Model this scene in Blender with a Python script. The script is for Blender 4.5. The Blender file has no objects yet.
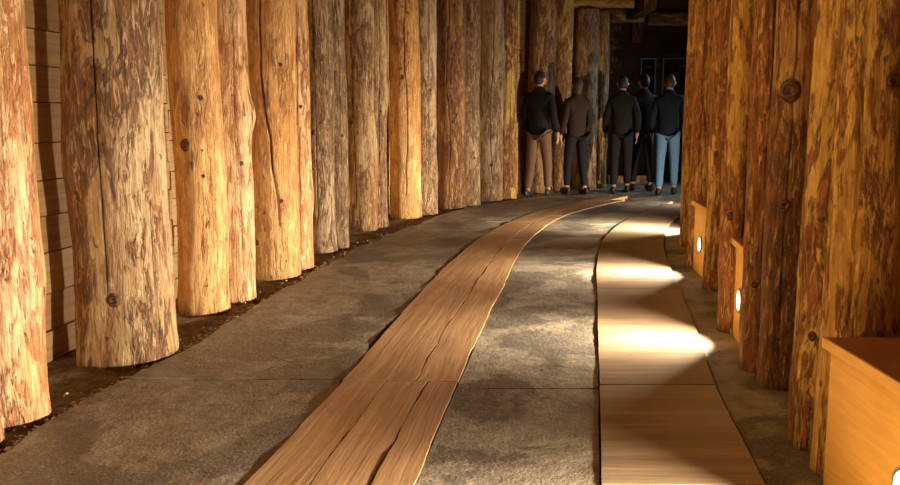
import bpy, bmesh, math, random
from mathutils import Vector, Matrix, noise

rnd = random.Random(7)
S = bpy.context.scene
COL = S.collection
F = 900.0                      # focal length in pixels of a 900 px wide frame
CH = 1.15                      # camera height
PITCH = math.atan(127 / F)
PI = math.pi

# ------------------------------------------------------------------ helpers
def ray(px, py):
    a = (px - 450) / F; b = (242.5 - py) / F
    c, s = math.cos(PITCH), math.sin(PITCH)
    return Vector((a, c + b * s, -s + b * c))
def G(px, py, z=0.0):          # floor point seen at a pixel
    r = ray(px, py); t = (z - CH) / r.z
    return Vector((r.x * t, r.y * t, z))
def P(px, py, d):              # point at distance d along the tunnel
    r = ray(px, py); t = d / r.y
    return Vector((r.x * t, d, CH + r.z * t))

def link(name, bm, mats, parent=None, smooth=False):
    me = bpy.data.meshes.new(name)
    bm.normal_update(); bm.to_mesh(me); bm.free()
    for m in (mats if isinstance(mats, (list, tuple)) else [mats]): me.materials.append(m)
    if smooth:
        for p in me.polygons: p.use_smooth = True
    o = bpy.data.objects.new(name, me); COL.objects.link(o)
    if parent: o.parent = parent
    return o
def tag(o, label, cat, group=None):
    o['label'] = label; o['category'] = cat
    if group: o['group'] = group
    return o
def structure(o):
    o['kind'] = 'structure'; return o
def empty(name, loc, rz=0.0):
    o = bpy.data.objects.new(name, None); COL.objects.link(o)
    o.location = loc; o.rotation_euler = (0, 0, rz); o.empty_display_size = .1
    return o
def box(bm, lo, hi, bev=0.0, mi=0):
    vs = [bm.verts.new((x, y, z)) for z in (lo[2], hi[2]) for y in (lo[1], hi[1]) for x in (lo[0], hi[0])]
    fs = [bm.faces.new([vs[i] for i in f]) for f in
          ((0, 2, 3, 1), (4, 5, 7, 6), (0, 1, 5, 4), (2, 6, 7, 3), (0, 4, 6, 2), (1, 3, 7, 5))]
    for f in fs: f.material_index = mi
    if bev:
        es = list({e for f in fs for e in f.edges})
        bmesh.ops.bevel(bm, geom=es, offset=bev, segments=2, affect='EDGES', profile=.6)
def nz(x, y, z=0.0):
    return noise.noise(Vector((x, y, z)))

# ------------------------------------------------------------------ materials
class N:
    def __init__(s, name):
        m = bpy.data.materials.new(name); m.use_nodes = True
        s.m = m; s.t = m.node_tree; s.n = s.t.nodes; s.b = s.n['Principled BSDF']
    def new(s, typ, **kw):
        q = s.n.new(typ)
        for k, v in kw.items(): setattr(q, k, v)
        return q
    def l(s, a, b): s.t.links.new(a, b)
    def coord(s, kind='Object', scale=(1, 1, 1), rand=True):
        tc = s.new('ShaderNodeTexCoord'); src = tc.outputs[kind]
        if rand:
            oi = s.new('ShaderNodeObjectInfo')
            mu = s.new('ShaderNodeMath', operation='MULTIPLY'); mu.inputs[1].default_value = 57.0
            s.l(oi.outputs['Random'], mu.inputs[0])
            ad = s.new('ShaderNodeVectorMath', operation='ADD')
            s.l(src, ad.inputs[0]); s.l(mu.outputs[0], ad.inputs[1]); src = ad.outputs[0]
        return src
    def scaled(s, src, sc):
        mp = s.new('ShaderNodeMapping'); mp.inputs['Scale'].default_value = sc
        s.l(src, mp.inputs['Vector']); return mp.outputs[0]
    def noise(s, src, sc, detail=4, rough=.55, dist=0.0, scale=1.0):
        q = s.new('ShaderNodeTexNoise')
        q.inputs['Scale'].default_value = scale; q.inputs['Detail'].default_value = detail
        q.inputs['Roughness'].default_value = rough; q.inputs['Distortion'].default_value = dist
        s.l(s.scaled(src, sc), q.inputs['Vector']); return q.outputs['Fac']
    def ramp(s, src, stops):
        q = s.new('ShaderNodeValToRGB'); e = q.color_ramp.elements
        while len(e) < len(stops): e.new(.5)
        for i, (p, c) in enumerate(stops):
            e[i].position = p
            e[i].color = (c, c, c, 1) if isinstance(c, (int, float)) else (*c, 1)
        s.l(src, q.inputs[0]); return q.outputs[0]
    def mix(s, fac, a, b, mode='MIX'):
        q = s.new('ShaderNodeMix', data_type='RGBA', blend_type=mode)
        for i, v in ((0, fac), (6, a), (7, b)):
            if isinstance(v, (int, float)): q.inputs[i].default_value = v
            elif isinstance(v, (tuple, list)): q.inputs[i].default_value = (*v, 1)
            else: s.l(v, q.inputs[i])
        return q.outputs[2]
    def math(s, op, a, b):
        q = s.new('ShaderNodeMath', operation=op)
        for i, v in ((0, a), (1, b)):
            if isinstance(v, (int, float)): q.inputs[i].default_value = v
            else: s.l(v, q.inputs[i])
        return q.outputs[0]
    def bump(s, h, strength, dist):
        q = s.new('ShaderNodeBump'); q.inputs['Strength'].default_value = strength
        q.inputs['Distance'].default_value = dist
        s.l(h, q.inputs['Height']); s.l(q.outputs[0], s.b.inputs['Normal'])
    def out(s, col, rough=.7, spec=.3):
        if isinstance(col, (tuple, list)): s.b.inputs['Base Color'].default_value = (*col, 1)
        else: s.l(col, s.b.inputs['Base Color'])
        if isinstance(rough, (int, float)): s.b.inputs['Roughness'].default_value = rough
        else: s.l(rough, s.b.inputs['Roughness'])
        s.b.inputs['Specular IOR Level'].default_value = spec
        return s.m

def log_mat(name, pale, mid, bark, barkpos, mottled=.5, red=(.30, .09, .03)):
    n = N(name); c = n.coord()
    big = n.noise(c, (3.2, 3.2, .8), 3, .5, .4)
    blotch = n.noise(c, (10, 10, 2.6), 7, .66, .9)
    fleck = n.noise(c, (34, 34, 9), 4, .6, .6)
    grain = n.noise(c, (75, 75, 2.2), 5, .6, .25)
    fine = n.noise(c, (160, 160, 12), 2, .5)
    col = n.mix(n.ramp(big, [(.36, 0), (.62, 1)]), mid, pale)
    col = n.mix(n.math('MULTIPLY', n.ramp(grain, [(.35, 1), (.62, 0)]), .55), col, tuple(.5 * v for v in mid))
    # reddish inner bark flakes, then dark bark remnants
    rb = n.ramp(n.math('ADD', n.math('MULTIPLY', blotch, .6), n.math('MULTIPLY', fleck, .4)),
                [(.485, 0), (.54, 1)])
    col = n.mix(n.math('MULTIPLY', rb, mottled), col, red)
    side = n.noise(c, (2.6, 2.6, .55), 2, .5, .2)
    bk = n.math('ADD', n.math('MULTIPLY', blotch, .48), n.math('MULTIPLY', side, .52))
    bk = n.math('ADD', bk, n.math('MULTIPLY', n.math('SUBTRACT', fleck, .5), .22))
    bm_ = n.ramp(bk, [(barkpos, 0), (barkpos + .035, 1)])
    barkc = n.mix(n.ramp(fleck, [(.40, 0), (.62, 1)]), bark, tuple(min(1, 3.2 * v) for v in bark))
    col = n.mix(n.math('MULTIPLY', bm_, .95), col, barkc)
    flk2 = n.noise(c, (42, 42, 8), 5, .7, 1.2)
    col = n.mix(n.math('MULTIPLY', n.ramp(flk2, [(.54, 0), (.61, 1)]), .38), col, tuple(.42 * v for v in mid))
    col = n.mix(n.math('MULTIPLY', n.ramp(flk2, [(.39, 1), (.46, 0)]), .6), col, tuple(min(.9, 1.18 * v) for v in pale))
    pit = n.ramp(n.noise(c, (26, 26, 15), 2, .5, .3), [(.69, 0), (.73, 1)])
    col = n.mix(n.math('MULTIPLY', pit, .75), col, (.045, .02, .008))
    h = n.math('ADD', n.math('MULTIPLY', grain, .7), n.math('MULTIPLY', bm_, .9))
    h = n.math('ADD', h, n.math('MULTIPLY', rb, .4)); h = n.math('ADD', h, n.math('MULTIPLY', fine, .25))
    h = n.math('ADD', h, n.math('MULTIPLY', flk2, -.9))
    n.bump(h, .95, .016)
    return n.out(col, n.ramp(blotch, [(.3, .5), (.7, .8)]), .35)

LOG = {
 'pale':   log_mat('peeled_pale_log_wood', (.80, .54, .30), (.62, .31, .10), (.16, .065, .025), .565, .8, (.40, .13, .045)),
 'brown':  log_mat('weathered_brown_log_wood', (.68, .48, .26), (.42, .225, .08), (.10, .045, .018), .475, .55),
 'honey':  log_mat('honey_log_wood', (.78, .47, .19), (.64, .29, .075), (.18, .075, .025), .575, .4),
 'grey':   log_mat('grey_brown_log_wood', (.60, .44, .27), (.40, .25, .12), (.11, .06, .028), .48, .55),
 'dark':   log_mat('dark_log_wood', (.52, .29, .11), (.33, .14, .045), (.075, .03, .012), .45, .65),
 'amber':  log_mat('amber_log_wood', (.74, .47, .13), (.56, .29, .065), (.12, .042, .015), .488, .65, (.24, .085, .025)),
}
def mk_knot():
    n = N('knot_wood'); c = n.coord(rand=True)
    w = n.new('ShaderNodeTexWave', wave_type='RINGS', rings_direction='Z')
    w.inputs['Scale'].default_value = 16; w.inputs['Distortion'].default_value = 9
    w.inputs['Detail'].default_value = 3
    tc = n.new('ShaderNodeTexCoord'); n.l(tc.outputs['Object'], w.inputs['Vector'])
    col = n.ramp(w.outputs['Fac'], [(.2, (.05, .02, .009)), (.9, (.15, .06, .02))])
    n.bump(w.outputs['Fac'], .5, .005)
    return n.out(col, .6)
KNOT = mk_knot()
def mk_hollow():
    n = N('split_heartwood'); c = n.coord()
    return n.out(n.ramp(n.noise(c, (60, 60, 4), 3), [(.3, (.03, .013, .006)), (.7, (.10, .045, .016))]), .8)

def mk_concrete():
    n = N('worn_concrete'); c = n.coord(rand=False)
    big = n.noise(c, (1.3, 1.3, 1), 5, .6, .5)
    med = n.noise(c, (9, 9, 9), 5, .65)
    grit = n.noise(c, (85, 85, 85), 3, .6)
    pit = n.noise(c, (30, 30, 30), 2, .5)
    col = n.ramp(med, [(.3, (.16, .122, .084)), (.7, (.35, .285, .205))])
    damp_shade = n.ramp(n.math('ADD', n.math('MULTIPLY', big, .8), n.math('MULTIPLY', med, .2)), [(.50, 0), (.53, 1)])  # damp patches, deepened to paint in shadowed strips on the slabs
    col = n.mix(n.math('MULTIPLY', damp_shade, .72), col, (.075, .062, .052))
    col = n.mix(n.math('MULTIPLY', n.ramp(grit, [(.55, 0), (.72, 1)]), .45), col, (.50, .41, .30))
    col = n.mix(n.math('MULTIPLY', n.ramp(grit, [(.28, 1), (.45, 0)]), .5), col, (.07, .05, .035))
    h = n.math('ADD', n.math('MULTIPLY', grit, .6), n.math('MULTIPLY', pit, .6))
    h = n.math('ADD', h, n.math('MULTIPLY', med, 1.2))
    n.bump(h, .8, .005)
    return n.out(col, n.ramp(big, [(.46, .72), (.56, .48)]), .4)
CONC = mk_concrete()
def mk_dirt():
    n = N('rock_salt_dirt'); c = n.coord(rand=False)
    med = n.noise(c, (14, 14, 14), 6, .7)
    fine = n.noise(c, (60, 60, 60), 4, .65)
    col = n.ramp(med, [(.35, (.10, .064, .038)), (.6, (.27, .18, .11))])
    col = n.mix(n.ramp(fine, [(.60, 0), (.70, 1)]), col, (.45, .36, .27))
    n.bump(n.math('ADD', med, fine), 1.0, .025)
    return n.out(col, .85, .2)
DIRT = mk_dirt()
def board_mat(name, a, b, dark, gx, gy, streak=.5):
    n = N(name); c = n.coord('UV')
    g = n.noise(c, (gx, gy, 1), 6, .6, .5)
    w = n.noise(c, (gx * .16, gy * .45, 1), 3, .5, .8)
    f = n.noise(c, (gx * 3, gy * 2, 1), 2, .5)
    col = n.mix(n.ramp(w, [(.35, 0), (.65, 1)]), a, b)
    col = n.mix(n.math('MULTIPLY', n.ramp(g, [(.36, 1), (.6, 0)]), streak), col, dark)
    sp = n.ramp(n.noise(c, (9, 5, 1), 2, .5), [(.70, 0), (.76, 1)])
    col = n.mix(n.math('MULTIPLY', sp, .55), col, dark)
    oi = n.new('ShaderNodeObjectInfo')
    col = n.mix(n.math('MULTIPLY', oi.outputs['Random'], .30), col, dark)
    n.bump(n.math('ADD', g, n.math('MULTIPLY', f, .4)), .35, .006)
    return n.out(col, n.ramp(g, [(.3, .45), (.7, .65)]), .4)
BOARD = board_mat('worn_brown_board', (.40, .215, .095), (.52, .31, .155), (.22, .11, .045), 24, 1.0, .3)
PANEL = board_mat('pale_floor_panel', (.30, .20, .115), (.38, .262, .155), (.16, .10, .055), 1.4, 30, .45)
def mk_plank(name, a, b, dark):
    n = N(name); c = n.coord('UV', rand=False)
    geo = n.new('ShaderNodeNewGeometry')
    ad = n.new('ShaderNodeVectorMath', operation='ADD'); n.l(c, ad.inputs[0])
    mu = n.math('MULTIPLY', geo.outputs['Random Per Island'], 31.0); n.l(mu, ad.inputs[1])
    g = n.noise(ad.outputs[0], (1.6, 40, 1), 5, .6, .6)
    col = n.mix(geo.outputs['Random Per Island'], a, b)
    col = n.mix(n.math('MULTIPLY', n.ramp(g, [(.35, 1), (.6, 0)]), .45), col, dark)
    kn = n.ramp(n.noise(ad.outputs[0], (7, 12, 1), 2, .5), [(.71, 0), (.76, 1)])
    col = n.mix(n.math('MULTIPLY', kn, .6), col, dark)
    n.bump(g, .3, .005)
    return n.out(col, .6, .3)
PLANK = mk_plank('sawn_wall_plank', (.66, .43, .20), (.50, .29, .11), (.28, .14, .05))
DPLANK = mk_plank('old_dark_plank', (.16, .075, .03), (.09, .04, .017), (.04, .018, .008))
def mk_ply(name, a, b):
    n = N(name); c = n.coord()
    g = n.noise(c, (3, 3, 30), 4, .55, 1.2)
    w = n.noise(c, (2, 2, 2), 2, .5, .5)
    col = n.mix(n.ramp(w, [(.35, 0), (.65, 1)]), a, b)
    col = n.mix(n.math('MULTIPLY', n.ramp(g, [(.38, 1), (.6, 0)]), .3), col, tuple(.55 * v for v in a))
    kn = n.ramp(n.noise(c, (11, 11, 9), 1, .5), [(.72, 0), (.77, 1)])
    col = n.mix(n.math('MULTIPLY', kn, .6), col, (.16, .06, .015))
    n.bump(g, .2, .003)
    return n.out(col, .42, .45)
PLY = mk_ply('varnished_pine_board', (.68, .38, .085), (.76, .45, .12))
LID = mk_ply('reddish_bench_lid', (.20, .07, .025), (.26, .095, .032))
def plain(name, col, rough=.6, metal=0.0, spec=.4, var=.25):
    n = N(name); c = n.coord()
    f = n.noise(c, (22, 22, 22), 4, .6)
    q = n.mix(f, tuple(v * (1 - var) for v in col), tuple(min(1, v * (1 + var)) for v in col))
    n.b.inputs['Metallic'].default_value = metal
    n.bump(f, .15, .004)
    return n.out(q, rough, spec)
STEEL = plain('brushed_steel', (.55, .53, .50), .35, .9)
ALU = plain('pale_frame_metal', (.62, .64, .60), .5, .2)
PAPER = plain('off_white_paper', (.60, .57, .50), .8)
CRUMB = plain('salt_crumb', (.62, .53, .43), .8)
def mk_lens():
    n = N('lit_lamp_lens')
    n.b.inputs['Emission Color'].default_value = (1, .90, .74, 1)
    n.b.inputs['Emission Strength'].default_value = 14
    return n.out((.9, .9, .85), .3)
LENS = mk_lens()
def mk_glass():
    n = N('dark_window_glass')
    n.b.inputs['Transmission Weight'].default_value = 1.0
    n.b.inputs['IOR'].default_value = 1.45
    return n.out((.55, .6, .58), .05, .5)
GLASS = mk_glass()

# ------------------------------------------------------------------ camera
cam = bpy.data.cameras.new('camera'); cam.sensor_width = 36; cam.lens = 36 * F / 900
co = bpy.data.objects.new('camera', cam); COL.objects.link(co)
co.location = (0, 0, CH); co.rotation_euler = (PI / 2 - PITCH, 0, 0)
S.camera = co; cam.clip_start = .02

# ------------------------------------------------------------------ logs
def log_surface(r, h, seed, lumps):
    """radius and axis of a natural trunk"""
    def axis(z):
        return (.17 * r * nz(z * .8, seed * 3.1), .17 * r * nz(z * .8, seed * 3.1 + 40))
    def rad(th, z):
        cx, cy = math.cos(th), math.sin(th)
        q = r * (1 + .065 * noise.noise(Vector((cx * .9 + seed, cy * .9, z * .9)))
                   + .030 * noise.noise(Vector((cx * 2.2, cy * 2.2 + seed, z * 2.6)))
                   + .018 * noise.noise(Vector((cx * 6 + seed, cy * 6, z * 3.5))))
        q *= 1.0 - .015 * (z - 1.2)
        q += r * .05 * math.exp(-z / .09) * (1 + noise.noise(Vector((cx * 2.4, cy * 2.4, seed * 7))))
        q += r * .02 * noise.noise(Vector((cx * 14, cy * 14, z * 5 + seed)))
        for (lt, lz, la, ls) in lumps:
            dth = (th - lt + PI) % (2 * PI) - PI
            q += la * math.exp(-((dth * r / ls) ** 2 + ((z - lz) / (ls * 1.5)) ** 2))
        return q
    return axis, rad

def make_log(c, r, style, seed, label, h=2.79, cracks=(), lumps=(), knots=(), slope=0.0, group='log posts along the tunnel walls', z0=-.035):
    axis, rad = log_surface(r, h, seed, lumps)
    nseg = 54 if r > .1 else 44
    th = [(2 * PI * i / nseg, None) for i in range(nseg)]
    for k, (t0, za, zb, dep, w, drift) in enumerate(cracks):
        wa = w / r
        th = [t for t in th if abs((t[0] - t0 + PI) % (2 * PI) - PI) > wa * 1.6 or t[1] is not None]
        th += [((t0 - wa) % (2 * PI), (k, 0)), (t0 % (2 * PI), (k, 1)), ((t0 + wa) % (2 * PI), (k, 0))]
    th.sort(key=lambda t: t[0])
    nr = 84
    bm = bmesh.new(); rings = []
    dr = cracks[0][5] if cracks else 0
    for j in range(nr + 1):
        z = h * j / nr
        ax, ay = axis(z)
        tw = dr * (nz(z * 1.1, seed * 1.7) + .35 * nz(z * 4.5, seed * 5.3)) + slope * (z - 1.1)
        ring = []
        for (t, ck) in th:
            t2 = t + tw
            q = rad(t2, z)
            if ck and ck[1] == 1:
                _, za, zb, dep, w, _ = cracks[ck[0]]
                win = max(0, min(1, (z - za) / .15)) * max(0, min(1, (zb - z) / .15))
                q -= dep * win
            zz = z + (z0 if j == 0 else 0) + (.012 * nz(math.cos(t) * 3, math.sin(t) * 3, seed) if j == 0 else 0)
            ring.append(bm.verts.new((ax + q * math.cos(t2), ay + q * math.sin(t2), zz)))
        rings.append(ring)
    m = len(th)
    for j in range(nr):
        for i in range(m):
            bm.faces.new((rings[j][i], rings[j][(i + 1) % m], rings[j + 1][(i + 1) % m], rings[j + 1][i]))
    bm.faces.new(list(reversed(rings[0]))); bm.faces.new(rings[-1])
    o = link('log_post', bm, LOG[style], smooth=True)
    o.location = (c.x, c.y, 0)
    tag(o, label, 'log post', group)
    for (t, z, s) in knots:
        ax, ay = axis(z); q = rad(t, z)
        kb = bmesh.new()
        rr = [1.0, .8, .55, .3, .1]; hh = [-.012, .004, .007, .003, -.004]
        rs = []
        for a, hgt in zip(rr, hh):
            rs.append([kb.verts.new((s * a * math.cos(u) * (1 + .1 * nz(math.cos(u) * 2, math.sin(u) * 2, z)),
                                     1.25 * s * a * math.sin(u) * (1 + .1 * nz(math.sin(u) * 2, z)), hgt * (1 if s > .02 else .5)))
                       for u in [2 * PI * i / 18 for i in range(18)]])
        for a, b in zip(rs, rs[1:]):
            for i in range(18):
                kb.faces.new((a[i], a[(i + 1) % 18], b[(i + 1) % 18], b[i]))
        kb.faces.new(rs[-1])
        k = link('knot', kb, KNOT, o, smooth=True)
        nrm = Vector((math.cos(t), math.sin(t), 0))
        rot = Matrix(((-nrm.y, 0, nrm.x), (nrm.x, 0, nrm.y), (0, 1, 0))).to_4x4()
        k.matrix_local = Matrix.Translation(Vector((ax, ay, z)) + nrm * (q + .003)) @ rot
    return o

def px_of(v):
    c, s = math.cos(PITCH), math.sin(PITCH)
    dz = v.z - CH
    dep = v.y * c - dz * s
    return 450 + F * v.x / dep, 242.5 - F * (v.y * s + dz * c) / dep
def edge_px(c, r, side):       # pixel column of the left/right outline at the floor
    d = math.hypot(c.x, c.y); a = math.atan2(c.x, c.y); b = math.asin(r / d)
    a += side * b
    t = d * math.cos(b)
    return px_of(Vector((t * math.sin(a), t * math.cos(a), 0)))[0]
def place(pl, pr, py):         # centre and radius from the two outlines and the front foot
    g = G((pl + pr) / 2, py)
    r = .1
    for _ in range(6):
        d = math.hypot(g.x, g.y); u = Vector((g.x / d, g.y / d, 0))
        c = g + u * r
        w = edge_px(c, r, 1) - edge_px(c, r, -1)
        r *= (pr - pl) / w
    return c, r
def partner(c, r, r2, edge, side, away=1):   # second post touching the first, its outline at `edge`
    best = None
    for k in range(0, 1801):
        a = k / 1800 * PI
        c2 = c + Vector((math.cos(a), math.sin(a) * away, 0)) * (r * 1.09 + r2 * 1.09 + .006)
        e = abs(edge_px(c2, r2, side) - edge)
        if best is None or e < best[0]: best = (e, c2)
    return best[1]
def toward(c, off=0):          # angle on the post that faces the camera, turned by off
    return math.atan2(-c.y, -c.x) + off

left = []      # centres of the first post of every left frame
LDATA = [
 # pl, pr, py, style, partner radius factor, partner edge, partner style
 (-74, 5, 453, 'pale', None),
 (-22, 52, 424, 'pale', None),
 (80, 179, 362, 'brown', None),
 (178, 230, 311, 'honey', (.82, 256, 'pale')),
 (251, 300, 278, 'honey', (.80, 313, 'pale')),
 (312, 337, 251, 'grey', (.95, 349, 'grey')),
 (347, 377, 229, 'brown', (.8, 388, 'brown')),
 (390, 421, 217, 'honey', (.8, 438, 'grey')),
 (438, 466, 208, 'dark', (.8, 480, 'grey')),
 (478, 503, 200, 'grey', (.8, 516, 'amber')),
 (526, 554, 192, 'dark', (.75, 570, 'amber')),
 (572, 596, 189, 'brown', (.7, 606, 'amber')),
]
LLAB = [
 'brightly lit pale log post cut off by the left picture edge',
 'pale log post mottled with reddish bark beside the bare wall planks at far left',
 'thickest brown weathered log post with long crack, right of the bare wall planks',
 'smooth orange log post with a big knot, right of the thickest left post',
 'pale honey log post split by one long slanting dark crack',
 'slim greyish brown log post, first past the slanting cracked post',
 'brown log post flaked with dark bark, between grey post and orange post at middle left',
 'bright honey orange log post with pale foot, middle of the left row',
 'dark brown post with reddish base, next past the bright honey post in the left row',
 'greyish log post, last one before the people standing at left',
 'dark log post partly hidden behind the person in brown trousers',
 'last log post of the left row, below the ceiling beam end',
]
PLAB = {
 3: 'narrow pale companion post touching the smooth orange knotty post',
 4: 'narrow pale companion post behind the slanting cracked post',
 5: 'slim grey companion post touching the slim greyish brown post',
 6: 'narrow companion post behind the bark flaked brown post at middle left',
 7: 'dull grey companion post touching the bright honey orange post',
 8: 'narrow grey companion post touching the dark reddish based post',
 9: 'amber companion post touching the greyish post left of the people',
 10: 'amber companion post right of the dark post behind the people',
 11: 'amber companion post at the end of the left row, beside the dark tunnel end',
}
leftc = []
for i, (pl, pr, py, st, par) in enumerate(LDATA):
    c, r = place(pl, pr, py)
    ck, lu, kn = [], [], []
    f = toward(c)
    if i == 2:
        ck = [(f + 5.1 - 2 * PI + .83, .30, 2.98, .05, .004, .05), (f + .62, .0, .75, .03, .006, 0)]
        lu = [(f - 1.35, .95, .025, .14), (f + .3, .05, .02, .15)]
        kn = [(f - .25, .30, .03)]
    if i == 3:
        kn = [(f - .55, .98, .035), (f + .2, 1.25, .014), (f + .1, .8, .010), (f - .2, 2.0, .02)]
        ck = [(f + 1.05, .0, 2.79, .02, .005, .12)]
    if i == 4:
        ck = [(f - .12, .35, 2.79, .055, .0075, .22)]
        kn = [(f + .35, .55, .012), (f + .4, 1.5, .012), (f - .8, .25, .018)]
    if i == 1: ck = [(f + .9, .1, 2.6, .012, .004, .1)]; lu = [(f + 1.3, .55, .014, .1)]
    if i in (5, 6, 7, 8, 9):
        ck = [(f + rnd.uniform(-.6, .6), .2, 2.6, .02, .005, .25)]
        lu = [(f + rnd.choice((-1.4, 1.4)), rnd.uniform(.5, 1.5), .02, .1)]
        kn = [(f + rnd.uniform(-.8, .8), rnd.uniform(.4, 1.6), .022)]
    make_log(c, r / 1.03, st, i * 2.37 + 1.3, LLAB[i], cracks=ck, lumps=lu, knots=kn, slope=-.42 if i == 4 else 0, h=2.985 if i < 11 else 2.79)
    leftc.append((c, r))
    if par:
        k, e, st2 = par
        c2 = partner(c, r, r * k, e, 1)
        f2 = toward(c2)
        lu2 = [(f2 + 1.35, 1.15, .035, .07)] if i == 3 else [(f2 + 1.3, rnd.uniform(.4, 1.4), .015, .1)]
        make_log(c2, r * k / 1.03, st2, i * 3.11 + 9.7, PLAB[i], lumps=lu2, h=2.985 if i < 11 else 2.79,
                 cracks=[(f2 + .35, .1, 2.7, .012, .004, .2)], knots=[(f2 + .5, rnd.uniform(.5, 1.6), .014)])

RDATA = [
 (809, 888, 481, 'amber', (.85, 790), 'wide amber log post behind the pine bench box at right edge', 'amber log post squeezed left of the wide post behind the nearest bench box'),
 (755, 812, 388, 'dark', (.78, 738), 'dark bark mottled log post with a round knot, second along the right wall', 'slim amber companion post in front of the middle bench box lamp'),
 (716, 757, 332, 'amber', None, 'amber log post just beyond the middle bench box on the right', ''),
 (702, 738, 290, 'amber', None, 'amber log post on the right, between the middle and the far lamp', ''),
 (686, 713, 266, 'amber', None, 'greyish amber log post just beyond the far bench box lamp', ''),
 (679, 702, 246, 'amber', None, 'furthest amber log post of the right row, against the dark tunnel end', ''),
]
rightc = []
for i, (pl, pr, py, st, par, lab, lab2) in enumerate(RDATA):
    c, r = place(pl, pr, py); f = toward(c)
    ck = [(f + rnd.uniform(-.5, .5), .2, 2.6, .012, .004, .2)]; kn = []; lu = []
    if i == 0: kn = [(f + .35, 1.25, .022)]; ck = [(f - .35, .4, 2.79, .014, .006, .12), (f + .62, .9, 2.79, .02, .006, 0)]
    if i == 1: kn = [(f - .35, 1.25, .045), (f - .3, .78, .025)]; lu = [(f - .35, 1.25, .012, .08)]
    if i == 2: kn = [(f - .5, .62, .02), (f - .3, .47, .014)]
    if i == 3: kn = [(f - .6, .9, .018)]
    make_log(c, r / 1.03, st, i * 4.13 + 23.1, lab, cracks=ck, lumps=lu, knots=kn, h=2.985)
    rightc.append((c, r))
    if par:
        c2 = partner(c, r, r * par[0], par[1], -1)
        make_log(c2, r * par[0] / 1.03, 'amber', i * 5.9 + 71.3, lab2, cracks=[(toward(c2), .1, 2.7, .012, .004, .15)],
                 lumps=[(toward(c2, -1.2), .2, .012, .1)], knots=[(toward(c2, -.4), .4, .016)])
# posts of the right row that carry on round the bend
HID = [(Vector((2.86, 9.45, 0)), .13), (Vector((3.55, 10.45, 0)), .13), (Vector((4.5, 11.75, 0)), .13)]
for i, (c, r) in enumerate(HID):
    make_log(c, r, 'amber', 91.7 + i * 3.3,
             ['amber log post round the bend, first behind the furthest visible right post',
              'amber log post round the bend, between the two hidden bench boxes',
              'amber log post round the bend, last before the tunnel end'][i])
    rightc.append((c, r))

# ------------------------------------------------------------------ plank walls, ceiling, end wall
def offset_line(cs, side, off, shift=0.0):
    pts = []
    for i, c in enumerate(cs):
        a = cs[max(0, i - 1)]; b = cs[min(len(cs) - 1, i + 1)]
        t = (b - a).normalized(); nrm = Vector((t.y, -t.x, 0)) * side
        pts.append(c + nrm * off + t * shift)
    return pts
def plank_wall(name, pts, mat, inward, ph=.182, h=2.98, th=.04):
    bm = bmesh.new(); uv = bm.loops.layers.uv.new('UVMap')
    q = random.Random(name)
    for a, b in zip(pts, pts[1:]):
        L = (b - a).length; t = (b - a) / L; nrm = Vector((t.y, -t.x, 0)) * inward
        z = -.05 + q.uniform(-.03, 0)
        while z < h:
            hh = ph * q.uniform(.9, 1.12); zt = min(h, z + hh - .006); o = q.uniform(-.006, .006); tl = q.uniform(-.004, .004)
            vs = []
            for k, (s, zz) in enumerate(((0.002, z), (L - .002, z), (L - .002, zt), (.002, zt))):
                p = a + t * s + nrm * (o + (tl if zz == zt else -tl)); p.z = zz; vs.append((p, s, zz))
            f0 = [bm.verts.new(p) for p, _, _ in vs]
            f1 = [bm.verts.new(p - nrm * th) for p, _, _ in vs]
            fl = [bm.faces.new(f0), bm.faces.new(list(reversed(f1)))]
            for i in range(4):
                fl.append(bm.faces.new((f0[(i + 1) % 4], f0[i], f1[i], f1[(i + 1) % 4])))
            cm = dict(zip(f0 + f1, [(s, zz) for _, s, zz in vs] * 2))
            for f in fl:
                for lp in f.loops: lp[uv].uv = cm[lp.vert]
            z += hh
    bmesh.ops.recalc_face_normals(bm, faces=bm.faces)
    return structure(link(name, bm, mat))
lc = [c for c, r in leftc]
lc = [lc[0] + Vector((-.03, -3.0, 0))] + lc[1:]
lw = offset_line(lc, -1, .33, .32)
plank_wall('wall_left', lw, PLANK, 1)
rc = [c for c, r in rightc]
rc = [Vector((1.22, -.8, 0))] + rc
rw = offset_line(rc, 1, .36)
rw += [rw[-1] + Vector((1.6, 1.6, 0))]
plank_wall('wall_right', rw, PLANK, -1)

# end wall
EY = 18.6
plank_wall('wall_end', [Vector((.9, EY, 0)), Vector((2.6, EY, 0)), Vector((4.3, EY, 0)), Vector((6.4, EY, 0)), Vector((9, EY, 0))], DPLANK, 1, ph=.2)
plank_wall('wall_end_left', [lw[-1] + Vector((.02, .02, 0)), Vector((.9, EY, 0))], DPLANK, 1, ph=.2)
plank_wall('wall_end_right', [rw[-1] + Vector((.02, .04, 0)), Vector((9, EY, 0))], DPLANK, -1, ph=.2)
# ceiling boards
bm = bmesh.new(); uv = bm.loops.layers.uv.new('UVMap')
y = -3.3
while y < EY:
    b = bmesh.new()
    x0, x1 = (-2.3, 9.2) if y > 9.5 else (-2.3, 4.6)
    vs = [bm.verts.new((x, yy, zz)) for zz in (3.0, 3.05) for yy in (y, y + .195) for x in (x0, x1)]
    for f in ((0, 2, 3, 1), (4, 5, 7, 6), (0, 1, 5, 4), (2, 6, 7, 3), (0, 4, 6, 2), (1, 3, 7, 5)):
        ff = bm.faces.new([vs[i] for i in f])
        for lp in ff.loops: lp[uv].uv = (lp.vert.co.x, lp.vert.co.y)
    b.free(); y += .2
structure(link('ceiling', bm, DPLANK))

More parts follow.
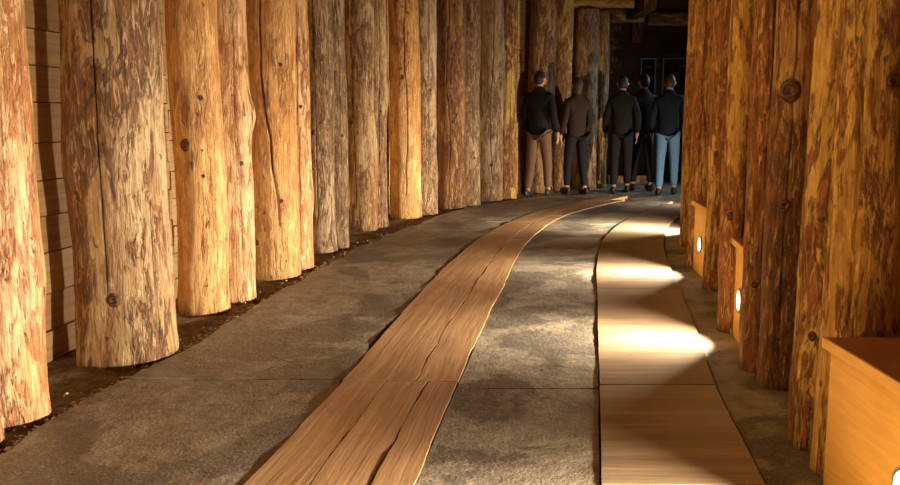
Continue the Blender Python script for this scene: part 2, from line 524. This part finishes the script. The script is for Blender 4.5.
# ceiling beams at the far end
def beam(a, b, r, style, seed, label):
    L = (b - a).length
    axis, rad = log_surface(r, L, seed, [])
    bm = bmesh.new(); rings = []
    nr = 40; m = 28
    t = (b - a).normalized(); u = Vector((0, 0, 1)); v = t.cross(u).normalized(); u = v.cross(t)
    for j in range(nr + 1):
        s = L * j / nr; ax, ay = axis(s)
        ring = []
        for i in range(m):
            an = 2 * PI * i / m; q = rad(an, s + .5) * .97
            w = (v * (ax + q * math.cos(an)) + u * (ay * .3 + q * math.sin(an)))
            ring.append(bm.verts.new((s - L / 2, 0, 0)))
            ring[-1].co = Vector((w.dot(v), w.dot(u), s - L / 2))
        rings.append(ring)
    for j in range(nr):
        for i in range(m):
            bm.faces.new((rings[j][i], rings[j][(i + 1) % m], rings[j + 1][(i + 1) % m], rings[j + 1][i]))
    bm.faces.new(list(reversed(rings[0]))); bm.faces.new(rings[-1])
    o = link('ceiling_beam', bm, LOG[style], smooth=True)
    rot = Matrix((v, u, t)).transposed()
    o.matrix_world = Matrix.Translation((a + b) / 2) @ rot.to_4x4()
    return tag(o, label, 'beam', 'log beams under the far ceiling')
x0 = P(571, 0, 14.25).x; x1 = P(634, 0, 14.25).x
beam(Vector((x0, 14.35, 2.895)), Vector((x1, 14.25, 2.885)), .098, 'amber', 3.3, 'nearest amber ceiling beam, above the last left post')
beam(Vector((P(600, 10, 15.9).x, 15.95, 2.86)), Vector((P(645, 10, 15.8).x, 15.8, 2.85)), .125, 'amber', 6.1, 'short amber ceiling beam, lower middle one over the dark tunnel end')
beam(Vector((P(648, 10, 16.4).x, 16.4, 2.86)), Vector((5.4, 16.3, 2.84)), .13, 'brown', 9.4, 'brown ceiling beam above the dark opening at right')
def timber(name, a, b, mat, label, cat):
    bm = bmesh.new(); lo = [min(p, q) for p, q in zip(a, b)]; hi = [max(p, q) for p, q in zip(a, b)]
    c = Vector([(p + q) / 2 for p, q in zip(lo, hi)])
    box(bm, [p - q for p, q in zip(lo, c)], [p - q for p, q in zip(hi, c)], .012)
    o = link(name, bm, mat); o.location = c
    return tag(o, label, cat)
xa, xb = P(633, 10, 15.2).x, P(645, 10, 15.2).x
timber('roof_timber', (xa, 14.35, 2.77), (xb, 16.9, 2.99), LOG['dark'], 'dark squared timber running lengthways under the ceiling, where the beams meet', 'timber')
xa, xb = P(632, 30, 16.9).x, P(643, 30, 16.9).x
zb = P(640, 43, 16.9).z
timber('hanging_post', (xa, 16.92, zb), (xb, 17.12, 2.99), LOG['dark'], 'short dark post hanging from the ceiling over the tunnel end', 'post')
# stacked plank ends seen past the last left post
for k in range(9):
    zt = P(615, 20 + 6 * k, 16.6).z; zl = P(615, 25.6 + 6 * k, 16.6).z
    xa = P(605, 40, 16.6).x; xb = P(618 + 4 * math.sin(k * 2.1), 40, 16.6).x
    timber('stacked_plank', (xa - .5, 16.6, zl), (xb, 16.85, zt), LOG['dark'],
           'dark plank stacked crosswise past the last left post, %s' % ['topmost of the stack', 'second from the top', 'third from the top', 'fourth from the top', 'middle of the nine', 'fourth from the lowest', 'third from the lowest', 'second from the lowest', 'lowest of the stack'][k], 'plank')['group'] = 'planks stacked past the last left post'
xa = P(606, 40, 16.6).x
timber('stack_support', (xa - .45, 16.62, -.02), (xa - .02, 16.83, P(615, 75, 16.6).z), LOG['dark'], 'dark upright timber carrying the plank stack at the tunnel end', 'post')
xa, xb = P(608, 180, 15.4).x, P(648, 180, 15.4).x
timber('timber_kerb', (xa, 15.4, -.01), (xb, 15.58, P(620, 176, 15.4).z), LOG['honey'], 'low pale timber kerb on the floor behind the dark clothed people', 'kerb')

# two glazed panels in the end wall
def win(name, pl, pr, pt, pb):
    d = EY - .06
    a = P(pl, pt, d); b = P(pr, pb, d)
    fr = .022
    cx, cz = (a.x + b.x) / 2, (a.z + b.z) / 2; hw, hh = (b.x - a.x) / 2, (a.z - b.z) / 2
    root = empty(name, (cx, d + .03, cz)); structure(root)
    bm = bmesh.new()
    box(bm, (-hw, -.05, hh - fr), (hw, .0, hh), .004); box(bm, (-hw, -.05, -hh), (hw, .0, -hh + fr), .004)
    box(bm, (-hw, -.05, -hh + fr), (-hw + fr, .0, hh - fr), .004); box(bm, (hw - fr, -.05, -hh + fr), (hw, .0, hh - fr), .004)
    link('window_frame', bm, ALU, root)
    bm = bmesh.new(); box(bm, (-hw + fr, -.025, -hh + fr), (hw - fr, -.018, hh - fr))
    link('pane', bm, GLASS, root)
win('window_1', 641, 655, 58, 96); win('window_2', 663, 700, 58, 96)
def sheet(px, py, w, h, label):
    p = P(px, py, EY - .012); bm = bmesh.new()
    box(bm, (-w / 2, -.002, -h / 2), (w / 2, .002, h / 2))
    o = link('paper_notice', bm, PAPER); o.location = p
    tag(o, label, 'paper notice', 'notices behind the far glass')
sheet(649, 66.5, .15, .05, 'small pale notice behind the left far glass, upper one')
sheet(650, 77.5, .11, .06, 'small pale notice behind the left far glass, lower one')
sheet(682, 66, .13, .06, 'small pale notice behind the right far glass, upper one')
sheet(677, 77, .10, .10, 'small pale notice behind the right far glass, lower one')

# ------------------------------------------------------------------ floor
def curve(pts):
    g = sorted([(G(px, py).y, G(px, py).x) for px, py in pts])
    ds = [a for a, _ in g]; xs = [b for _, b in g]; n = len(g)
    sl = [(xs[i + 1] - xs[i]) / (ds[i + 1] - ds[i]) for i in range(n - 1)]
    m = [sl[0]] + [(sl[i - 1] + sl[i]) / 2 for i in range(1, n - 1)] + [sl[-1]]
    def f(d):
        if d <= ds[0]: return xs[0] + m[0] * (d - ds[0])
        if d >= ds[-1]: return xs[-1] + m[-1] * (d - ds[-1])
        i = max(k for k in range(n - 1) if ds[k] <= d)
        h = ds[i + 1] - ds[i]; t = (d - ds[i]) / h
        return ((2 * t**3 - 3 * t**2 + 1) * xs[i] + (t**3 - 2 * t**2 + t) * h * m[i]
                + (-2 * t**3 + 3 * t**2) * xs[i + 1] + (t**3 - t**2) * h * m[i + 1])
    return f
C0 = curve([(-420, 680), (-30, 472), (82, 402), (131, 378), (208, 336), (244, 313), (300, 280), (352, 251), (410, 227), (470, 207), (540, 196), (600, 189)])
C1 = curve([(-4, 751), (245, 485), (345, 378), (400, 315), (455, 258), (497, 228), (550, 208), (607, 196)])
C2 = curve([(301, 751), (414, 485), (456, 387), (497, 299), (534, 236), (570, 214), (625, 200)])
C3 = curve([(606, 751), (601, 485), (599, 387), (597, 300), (597, 262), (606, 236), (634, 216), (668, 203)])
C4 = curve([(898, 751), (766, 485), (716, 386), (697, 331), (673, 274), (664, 244), (672, 222), (700, 207)])
def dy(py): return G(450, py).y
def cell(name, fa, fb, d0, d1, mat, parent=None, top=0.0, th=.05, gap=.006, na=8, rough=.0, seed=0, skew=0.0, uneven=.0, holder=None):
    """one slab between two long edges; UV = metres across / along"""
    bm = holder or bmesh.new(); uv = bm.loops.layers.uv.verify()
    nl = max(4, int((d1 - d0) / .06)); grid = []
    length = 0; prev = None
    for j in range(nl + 1):
        row = []
        for i in range(na + 1):
            v = i / na
            d = d0 + gap + (d1 - d0 - 2 * gap) * j / nl + skew * (v - .5) * (1 if 0 < j < nl else 1)
            xa, xb = fa(d) + gap, fb(d) - gap
            if rough:
                xa += rough * (nz(d * 3, seed + 1.5) + .5 * nz(d * 12, seed + 7.7))
                xb += rough * (nz(d * 3, seed + 31.5) + .5 * nz(d * 12, seed + 57.7))
            x = xa + (xb - xa) * v
            z = top + uneven * (nz(x * 2, d * 2, seed) + .6 * nz(x * 6, d * 6, seed))
            row.append((bm.verts.new((x, d, z)), (xb - xa) * v, None))
        mid = row[na // 2][0].co
        length += (mid - prev).length if prev is not None else 0
        prev = mid.copy()
        grid.append([(a, b, length) for a, b, _ in row])
    cm = {}
    def addf(vs):
        f = bm.faces.new(vs)
        for lp in f.loops: lp[uv].uv = cm[lp.vert]
        f.smooth = False
    low = []
    for row in grid:
        lr = []
        for (v, a, b) in row:
            cm[v] = (a, b)
        for k in (0, -1):
            v, a, b = row[k]; w = bm.verts.new((v.co.x, v.co.y, top - th)); cm[w] = (a, b); lr.append(w)
        low.append(lr)
    endlow = []
    for row in (grid[0], grid[-1]):
        e = [bm.verts.new((v.co.x, v.co.y, top - th)) for v, _, _ in row[1:-1]]
        for w, (v, a, b) in zip(e, row[1:-1]): cm[w] = (a, b)
        endlow.append(e)
    for j in range(nl):
        for i in range(na):
            addf((grid[j][i][0], grid[j][i + 1][0], grid[j + 1][i + 1][0], grid[j + 1][i][0]))
        addf((grid[j + 1][0][0], low[j + 1][0], low[j][0], grid[j][0][0]))
        addf((grid[j][-1][0], low[j][1], low[j + 1][1], grid[j + 1][-1][0]))
    for jj, e, lw_ in ((0, endlow[0], low[0]), (nl, endlow[1], low[nl])):
        bot = [lw_[0]] + e + [lw_[1]]
        for i in range(na):
            q = (grid[jj][i][0], bot[i], bot[i + 1], grid[jj][i + 1][0])
            addf(q if jj == 0 else tuple(reversed(q)))
    if holder: return None
    return link(name, bm, mat)
# earth base under everything
bm = bmesh.new()
nx, ny = 90, 160
vv = []
for j in range(ny + 1):
    row = []
    for i in range(nx + 1):
        yy = -3.2 + 22.2 * j / ny; x = -2.6 + 12.0 * (i / nx) ** 1.25
        edge = C0(max(1.6, yy)) if yy < 13 else C0(13)
        d = max(0, min(1, (edge + .05 - x) / .12)) if yy < 12.5 else 0
        z = -.05 + d * (.022 + .022 * nz(x * 5, yy * 5) + .014 * nz(x * 14, yy * 14))
        if yy > 12.9: z = -.012 if x > C0(12.9) else z
        row.append(bm.verts.new((x, yy, z)))
    vv.append(row)
for j in range(ny):
    for i in range(nx):
        f = bm.faces.new((vv[j][i], vv[j][i + 1], vv[j + 1][i + 1], vv[j + 1][i]))
        f.smooth = True
        f.material_index = 1 if f.calc_center_median().y > 12.6 else 0
structure(link('floor', bm, [DIRT, CONC]))
# concrete slabs: left of the boards, middle, far right
bm = bmesh.new()
for k, (a, b) in enumerate(((751, 379), (379, 262), (262, 222), (222, 195))):
    cell('', C0, C1, dy(a), dy(b), CONC, rough=.03 if True else 0, seed=k * 3, na=14, uneven=.006, holder=bm, gap=.005)
structure(link('floor_left', bm, CONC))
bm = bmesh.new()
for k, (a, b) in enumerate(((751, 388), (388, 262), (262, 224), (224, 201))):
    cell('', C2, C3, dy(a), dy(b), CONC, rough=.004, seed=50 + k * 3, na=10, uneven=.004, holder=bm, gap=.004, top=-.002)
structure(link('floor_middle', bm, CONC))
bm = bmesh.new()
def CR(d):
    for a, b in zip(rw, rw[1:]):
        if a.y <= d <= b.y: return a.x + (b.x - a.x) * (d - a.y) / (b.y - a.y) - .06
    return rw[0].x
for k, (a, b) in enumerate(((751, 378), (378, 300), (300, 252), (252, 207))):
    cell('', C4, CR, dy(a), dy(b), CONC, rough=.004, seed=80 + k * 3, na=10, uneven=.003, holder=bm, gap=.004, top=-.012)
structure(link('floor_right', bm, CONC))
# brown boards
def lerp(fa, fb, t, wob=0, seed=0):
    return lambda d: fa(d) + (fb(d) - fa(d)) * t + wob * (nz(d * 2.2, seed) + .5 * nz(d * 8, seed + 9))
s1 = lerp(C1, C2, .38, .003, 3); s2 = lerp(C1, C2, .74, .010, 5); s3 = lerp(C1, C2, .62, .013, 8); s4 = lerp(C1, C2, .62, .006, 12)
BD = [
 (C1, s1, 751, 382, 'nearest left brown floor board, lowest in the picture'),
 (s1, s2, 751, 382, 'nearest middle brown floor board, with a pale worn edge'),
 (s2, C2, 751, 382, 'nearest right brown floor board, beside the grey middle slab'),
 (C1, s3, 382, 258, 'long wide brown floor board, second along the left edge of the board path'),
 (s3, C2, 382, 302, 'short brown floor board with a ragged pale split edge, left of the middle slab'),
 (s3, C2, 302, 240, 'narrow brown floor board beyond the short ragged one'),
 (C1, s4, 258, 222, 'darker brown floor board where the board path starts to bend'),
 (s4, C2, 240, 216, 'narrow brown floor board on the inside of the bend'),
 (C1, s4, 222, 196, 'furthest left brown floor board, before the people'),
 (s4, C2, 216, 200, 'furthest right brown floor board, inside of the bend'),
]
for k, (fa, fb, a, b, lab) in enumerate(BD):
    o = cell('floor_board', fa, fb, dy(a), dy(b), BOARD, rough=.006, seed=k * 5 + 100, na=6, uneven=.003, gap=.0035, top=.004, th=.04)
    tag(o, lab, 'floor board', 'brown boards let into the floor')
PD = [(751, 486, 'nearest pale floor panel at the bottom picture edge'),
      (486, 386, 'pale floor panel in front of the first bright light streak'),
      (386, 289, 'pale floor panel crossed by the brightest light streak'),
      (289, 243, 'pale floor panel beside the far bench box lamp'),
      (243, 218, 'small pale floor panel where the panel path bends right'),
      (218, 204, 'furthest pale floor panel, at the end of the bend')]
for k, (a, b, lab) in enumerate(PD):
    o = cell('floor_panel', C3, C4, dy(a), dy(b), PANEL, rough=.002, seed=k * 5 + 200, na=8, uneven=.002, gap=.003, top=.006, th=.045)
    tag(o, lab, 'floor panel', 'pale panels let into the floor')
# crumbs of salt and mortar along the ragged slab edge
bm = bmesh.new()
for k in range(1500):
    d = rnd.uniform(2.2, 9.5); x = C0(d) + rnd.gauss(-.012, .022 if rnd.random() < .7 else .07); s = rnd.uniform(.002, .008) * (1 if rnd.random() > .1 else 1.8)
    mt = Matrix.Translation((x, d, -.012 + s * .3)) @ Matrix.Rotation(rnd.uniform(0, 6), 4, 'Z') @ Matrix.Diagonal((s * rnd.uniform(.7, 1.5), s, s * .7, 1))
    r_ = bmesh.ops.create_icosphere(bm, subdivisions=1, radius=1, matrix=mt)
    for v in r_['verts']: v.co += Vector((nz(v.co.x * 90, v.co.y * 90), nz(v.co.y * 90, v.co.x * 90 + 5), nz(v.co.z * 90, 7))) * s * .4
o = link('crumbs', bm, CRUMB)
tag(o, 'pale crumbs of salt and mortar scattered along the ragged left slab edge', 'rubble'); o['kind'] = 'stuff'

# ------------------------------------------------------------------ bench boxes with lamps
LAMPS = []
def bench(a, b, depth, h, label, lamp_t, lamp_z, end_far=True):
    """a = near end, b = far end of the front face on the floor"""
    L = (b - a).length; t = (b - a) / L
    rz = math.atan2(t.y, t.x)                       # local x runs along the face, local -y is the back
    root = empty('bench_box', (a.x, a.y, 0), rz)
    tag(root, label, 'bench', 'bench boxes between the right posts')
    bm = bmesh.new(); box(bm, (0, -.024, -.012), (L, 0, h - .03), .002); link('front_panel', bm, PLY, root)
    for x in (0, L - .024):
        bm = bmesh.new(); box(bm, (x, -depth, -.012), (x + .024, -.0245, h - .03), .002); link('end_panel', bm, PLY, root)
    bm = bmesh.new(); box(bm, (-.008, -depth, h - .03), (L + .012, .016, h), .004); o = link('lid', bm, LID, root)
    o['label'] = 'reddish brown lid'
    bm = bmesh.new(); box(bm, (-.008, .0165, h - .032), (L + .012, .026, h + .001), .003); link('lid_edge', bm, PLY, root)
    x = L * lamp_t
    lamp = bpy.data.objects.new('lamp', None); COL.objects.link(lamp); lamp.parent = root; lamp.location = (x, 0, lamp_z)
    def disc(r0, r1, y0, y1, mat, nm):
        bm = bmesh.new(); n = 32; rows = []
        for (r, y) in ((r0, y0), (r0, y1), (r1, y1), (r1, y0)):
            rows.append([bm.verts.new((r * math.cos(2 * PI * i / n), y, r * math.sin(2 * PI * i / n))) for i in range(n)])
        for A, B in zip(rows, rows[1:] + rows[:1]):
            for i in range(n): bm.faces.new((A[i], A[(i + 1) % n], B[(i + 1) % n], B[i]))
        bmesh.ops.recalc_face_normals(bm, faces=bm.faces)
        return link(nm, bm, mat, lamp, smooth=False)
    disc(.062, .05, 0.0005, .012, STEEL, 'lamp_ring')
    bm = bmesh.new(); n = 32; rows = []
    for r, y in ((.0495, .001), (.0495, .004), (.035, .009), (.015, .0115)):
        rows.append([bm.verts.new((r * math.cos(2 * PI * i / n), y, r * math.sin(2 * PI * i / n))) for i in range(n)])
    for A, B in zip(rows, rows[1:]):
        for i in range(n): bm.faces.new((A[i], A[(i + 1) % n], B[(i + 1) % n], B[i]))
    bm.faces.new(rows[-1]); bmesh.ops.recalc_face_normals(bm, faces=bm.faces)
    link('lamp_lens', bm, LENS, lamp, smooth=True)
    p = a + t * x; nrm = Vector((-t.y, t.x, 0))
    LAMPS.append((Vector((p.x, p.y, lamp_z)) + nrm * .02, nrm))
c1, r1 = rightc[0]
bench(Vector((1.165, 1.62, 0)), Vector((1.17, 2.69, 0)), .46, .475, 'pine bench box with reddish lid at the lower right corner', .53, .20)
bench(Vector((1.46, 4.36, 0)), Vector((1.512, 4.70, 0)), .26, .51, 'narrow pine bench box with the brightest lamp, between two right posts', .42, .215)
bench(Vector((1.80, 6.16, 0)), Vector((1.865, 6.82, 0)), .28, .51, 'far small pine bench box with a small lit lamp, before the furthest right posts', .55, .215)
bench(Vector((2.32, 8.50, 0)), Vector((2.66, 9.2, 0)), .24, .47, 'pine bench box round the bend, just behind the furthest visible right post', .6, .22)
bench(Vector((3.62, 10.80, 0)), Vector((4.22, 11.55, 0)), .24, .47, 'pine bench box round the bend, last before the tunnel end', .5, .22)

# ------------------------------------------------------------------ lights
def area(name, loc, direction, size, power, col, spread=PI):
    l = bpy.data.lights.new(name, 'AREA'); l.shape = 'DISK'; l.size = size; l.energy = power; l.color = col; l.spread = spread
    o = bpy.data.objects.new(name, l); COL.objects.link(o); o.location = loc
    o.rotation_euler = Vector(direction).to_track_quat('-Z', 'Y').to_euler(); return o
def spot(name, loc, target, power, col, ang=110, blend=.8, rad=.06):
    l = bpy.data.lights.new(name, 'SPOT'); l.energy = power; l.color = col; l.spot_size = math.radians(ang); l.spot_blend = blend
    l.shadow_soft_size = rad
    o = bpy.data.objects.new(name, l); COL.objects.link(o); o.location = loc
    o.rotation_euler = (Vector(target) - Vector(loc)).to_track_quat('-Z', 'Y').to_euler(); return o
WARM = (1.0, .87, .66); SOD = (1.0, .62, .20)
PW = [140, 88, 92, 122, 62]
for (p, nrm), pw in zip(LAMPS, PW):
    area('lamp_light', p, nrm, .085, pw * .46, WARM, 2.25)
    area('lamp_beam', p + nrm * .004, nrm, .06, pw * .22, WARM, 1.35)
for i, d in enumerate((2.5, 4.4, 6.4, 8.6)):
    xl = C0(d); xr = C4(d) + .3
    spot('right_fill_light', (xl + .35, d, 2.62), (xr + .1, d - .3, 1.45), (105, 120, 115, 105)[i], SOD, 84)  # unseen fill spots, added to brighten the right-hand posts
spot('left_fill_light', (.5, -.6, 2.7), (-1.6, 3.4, .9), 8, WARM, 95)  # unseen fill behind the camera, added to lift the left side
area('cool_lamp_light', (4.6, 14.2, 2.2), (-1, -.05, -.75), .3, 14, (.55, .78, 1.0), math.radians(110))

w = bpy.data.worlds.new('world'); S.world = w; w.use_nodes = True
w.node_tree.nodes['Background'].inputs[0].default_value = (.9, .6, .3, 1)
w.node_tree.nodes['Background'].inputs[1].default_value = .012

# ------------------------------------------------------------------ people
def skin(name, verts, edges, radii, mat, parent, sub=2):
    me = bpy.data.meshes.new(name); me.from_pydata([Vector(v) for v in verts], edges, [])
    o = bpy.data.objects.new(name, me); COL.objects.link(o)
    m = o.modifiers.new('s', 'SKIN'); m.use_smooth_shade = True
    if not me.skin_vertices: bpy.context.view_layer.update()
    for i, r in enumerate(radii):
        sv = me.skin_vertices[0].data[i]; sv.radius = (r, r) if not isinstance(r, tuple) else r
        sv.use_root = (i == 0)
    ss = o.modifiers.new('d', 'SUBSURF'); ss.levels = ss.render_levels = sub
    bpy.context.view_layer.update()
    dg = bpy.context.evaluated_depsgraph_get()
    nm = bpy.data.meshes.new_from_object(o.evaluated_get(dg))
    bpy.data.objects.remove(o); bpy.data.meshes.remove(me)
    nm.name = name
    nm.materials.clear(); nm.materials.append(mat)
    for p in nm.polygons: p.use_smooth = True
    r = bpy.data.objects.new(name, nm); COL.objects.link(r); r.parent = parent
    return r
SKINM = plain('skin', (.45, .25, .16), .55)
SHOE = plain('shoe_leather', (.03, .022, .018), .5)
def person(loc, rz, label, jac, tro, hair, hgt=1.74, step=.10, bend=.25, longhair=False):
    k = hgt / 1.74
    root = empty('person', loc, rz); root.scale = (k, k, k)
    tag(root, label, 'person', 'visitors at the tunnel end')
    # facing -y (local)
    V = []; E = []; R = []
    def add(p, r, par=None):
        V.append(p); R.append(r)
        if par is not None: E.append((par, len(V) - 1))
        return len(V) - 1
    pel = add((0, 0, .95), .09)
    ch = add((0, .0, 1.20), .105, add((0, .01, 1.08), .098, pel)); up = add((0, .01, 1.36), .10, ch)
    nk = add((0, 0, 1.49), .055, up); hd = add((0, -.015, 1.57), .062, nk)
    pts = {}
    hands = []
    for s in (-1, 1):
        fy = s * step
        hip = add((s * .085, 0, .87), .07, pel); knee = add((s * .10, -fy * .45 - .02, .48), .054, hip)
        ank = add((s * .105, fy * -.9 + .02, .09), .038, knee); toe = add((s * .12, fy * -.9 - .13, .04), .03, ank)
        sh = add((s * .16, .01, 1.385), .06, up); el = add((s * .235, .04 + fy * .3, 1.12), .042, sh)
        wr = add((s * .235, -bend * .55 + fy * .5, .90), .027, el)
        palm = add((s * .23, -bend * .68 + fy * .55, .845), .03, wr)
        pts[s] = (hip, knee, ank, toe, sh, el, wr)
        base = Vector(V[palm])
        for q, (ln, off) in enumerate(((.068, -.027), (.078, -.009), (.073, .009), (.056, .026))):
            a1 = add(tuple(base + Vector((s * .003, off, -.045))), .0095, palm)
            a2 = add(tuple(base + Vector((-s * .004, off * 1.1, -.045 - ln * .5))), .0085, a1)
            add(tuple(base + Vector((-s * .018, off * 1.1, -.045 - ln * .92))), .007, a2)
        t1 = add(tuple(base + Vector((-s * .012, -.034, .0))), .011, palm)
        add(tuple(base + Vector((-s * .02, -.052, -.035))), .009, t1)
    body = skin('body', V, E, R, SKINM, root, 1)
    # head joined into the same body mesh
    bm = bmesh.new(); bm.from_mesh(body.data)
    h0 = len(bm.verts)
    r_ = bmesh.ops.create_uvsphere(bm, u_segments=28, v_segments=20, radius=1.0)
    for v in r_['verts']:
        x, y, z = v.co
        v_ = Vector((x * .076, y * .096, z * .118))
        if z < -.2: v_.x *= 1 - .28 * (-z - .2); v_.y -= .012 * (-z - .2)
        f = max(0, -y)
        v_.y -= .026 * math.exp(-((x / .16) ** 2 + ((z + .12) / .2) ** 2)) * f          # nose
        v_.y += .010 * math.exp(-(((abs(x) - .38) / .17) ** 2 + ((z - .06) / .13) ** 2)) * f  # eye sockets
        v_.y -= .006 * math.exp(-((x / .3) ** 2 + ((z + .48) / .07) ** 2)) * f          # lips
        v_.x += math.copysign(.03, x) * math.exp(-(((y - .1) / .16) ** 2 + ((z + .05) / .25) ** 2)) * (abs(x) > .75)  # ears
        v.co = v_ + Vector((0, -.012, 1.63))
    for f in bm.faces: f.smooth = True
    bm.to_mesh(body.data); bm.free()
    # jacket
    v2 = [V[0], (0, 0, 1.2), (0, .01, 1.38), (0, .005, 1.47), (0, .0, 1.545)]; v2[0] = (0, 0, .80)
    e2 = [(0, 1), (1, 2), (2, 3), (3, 4)]; r2 = [(.165, .125), (.16, .12), (.135, .10), .085, .068]
    for s in (-1, 1):
        _, _, _, _, sh, el, wr = pts[s]; n0 = len(v2)
        v2 += [V[sh], V[el], V[wr]]; r2 += [.070, .058, .045]; e2 += [(2, n0), (n0, n0 + 1), (n0 + 1, n0 + 2)]
    skin('jacket', v2, e2, r2, jac, root)
    v3 = [(0, 0, .96)]; e3 = []; r3 = [(.15, .115)]
    for s in (-1, 1):
        hip, knee, ank, *_ = pts[s]; n0 = len(v3)
        a = Vector(V[ank])
        v3 += [V[hip], V[knee], tuple(a + Vector((0, 0, .02)))]; r3 += [.10, .072, .056]; e3 += [(0, n0), (n0, n0 + 1), (n0 + 1, n0 + 2)]
    skin('trousers', v3, e3, r3, tro, root)
    for s in (-1, 1):
        a = Vector(V[pts[s][2]])
        bm = bmesh.new(); r_ = bmesh.ops.create_uvsphere(bm, u_segments=20, v_segments=12, radius=1)
        for v in r_['verts']:
            x, y, z = v.co
            v.co = Vector((x * .047 * (1 - .12 * (y > 0)), y * .135, max(-.045, z * .055) + (.03 * max(0, y) if z > 0 else 0)))
            v.co += Vector((a.x + s * .006, a.y - .055, .046))
        link('shoe', bm, SHOE, root, smooth=True)
    bm = bmesh.new(); r_ = bmesh.ops.create_uvsphere(bm, u_segments=28, v_segments=20, radius=1)
    dele = []
    for v in r_['verts']:
        x, y, z = v.co
        if (y < -.35 and z < .42) or (z < (-.9 if longhair else -.75)): dele.append(v)
        if not longhair and z < -.05 and abs(x) > .55 and y < .35 and v not in dele: dele.append(v)
        v.co = Vector((x * .083, y * .108, z * (.118 if z > 0 else (.21 if longhair else .115)))) * (1 + .03 * nz(x * 6, y * 6, z * 6)) + Vector((0, -.006, 1.637))
    bmesh.ops.delete(bm, geom=dele, context='VERTS')
    link('hair', bm, hair, root, smooth=True)
    return root
HB = plain('dark_hair', (.018, .011, .007), .6); HD = plain('brown_hair', (.05, .026, .012), .6)
def cloth(nm, c): return plain(nm, c, .85, 0, .15)
J1 = cloth('black_jacket_cloth', (.014, .011, .010)); J2 = cloth('dark_brown_cloth', (.035, .02, .012))
J3 = cloth('dark_olive_cloth', (.016, .018, .008)); J4 = cloth('dark_navy_cloth', (.010, .014, .024))
T1 = cloth('brown_trouser_cloth', (.16, .085, .05)); T2 = cloth('black_trouser_cloth', (.016, .013, .013)); T3 = cloth('blue_denim', (.10, .20, .34))
def at(px, py): return G(px, py)
PEO = [
 (538, 196, 2.7, 'person in black jacket and brown trousers standing before the dark left post', J1, T1, HB, 1.78),
 (575, 193.5, 3.5, 'person in dark brown jacket standing closest to the last left post', J2, T2, HD, 1.70),
 (620, 192, 3.0, 'person in black clothes, left of the group before the dark tunnel end', J1, T2, HB, 1.74),
 (641, 190, 3.4, 'person in dark olive jacket, middle of the group before the dark tunnel end', J3, T2, HB, 1.78),
 (666, 194, 2.9, 'person in navy jacket and blue jeans beside the right posts', J4, T3, HD, 1.74),
]
for (px, py, rz, lab, j, t, h, hg) in PEO:
    person(at(px, py) + Vector((0, 0, -.008)), rz, lab, j, t, h, hg, step=(.10 if px % 2 else -.14), bend=.15 + .03 * (px % 7), longhair=(px == 575))

# ------------------------------------------------------------------ view
vs = S.view_settings
S.display_settings.display_device = 'sRGB'
vs.view_transform = 'Standard'; vs.look = 'None'; vs.gamma = 1; vs.use_curve_mapping = False
vs.exposure = 0.0
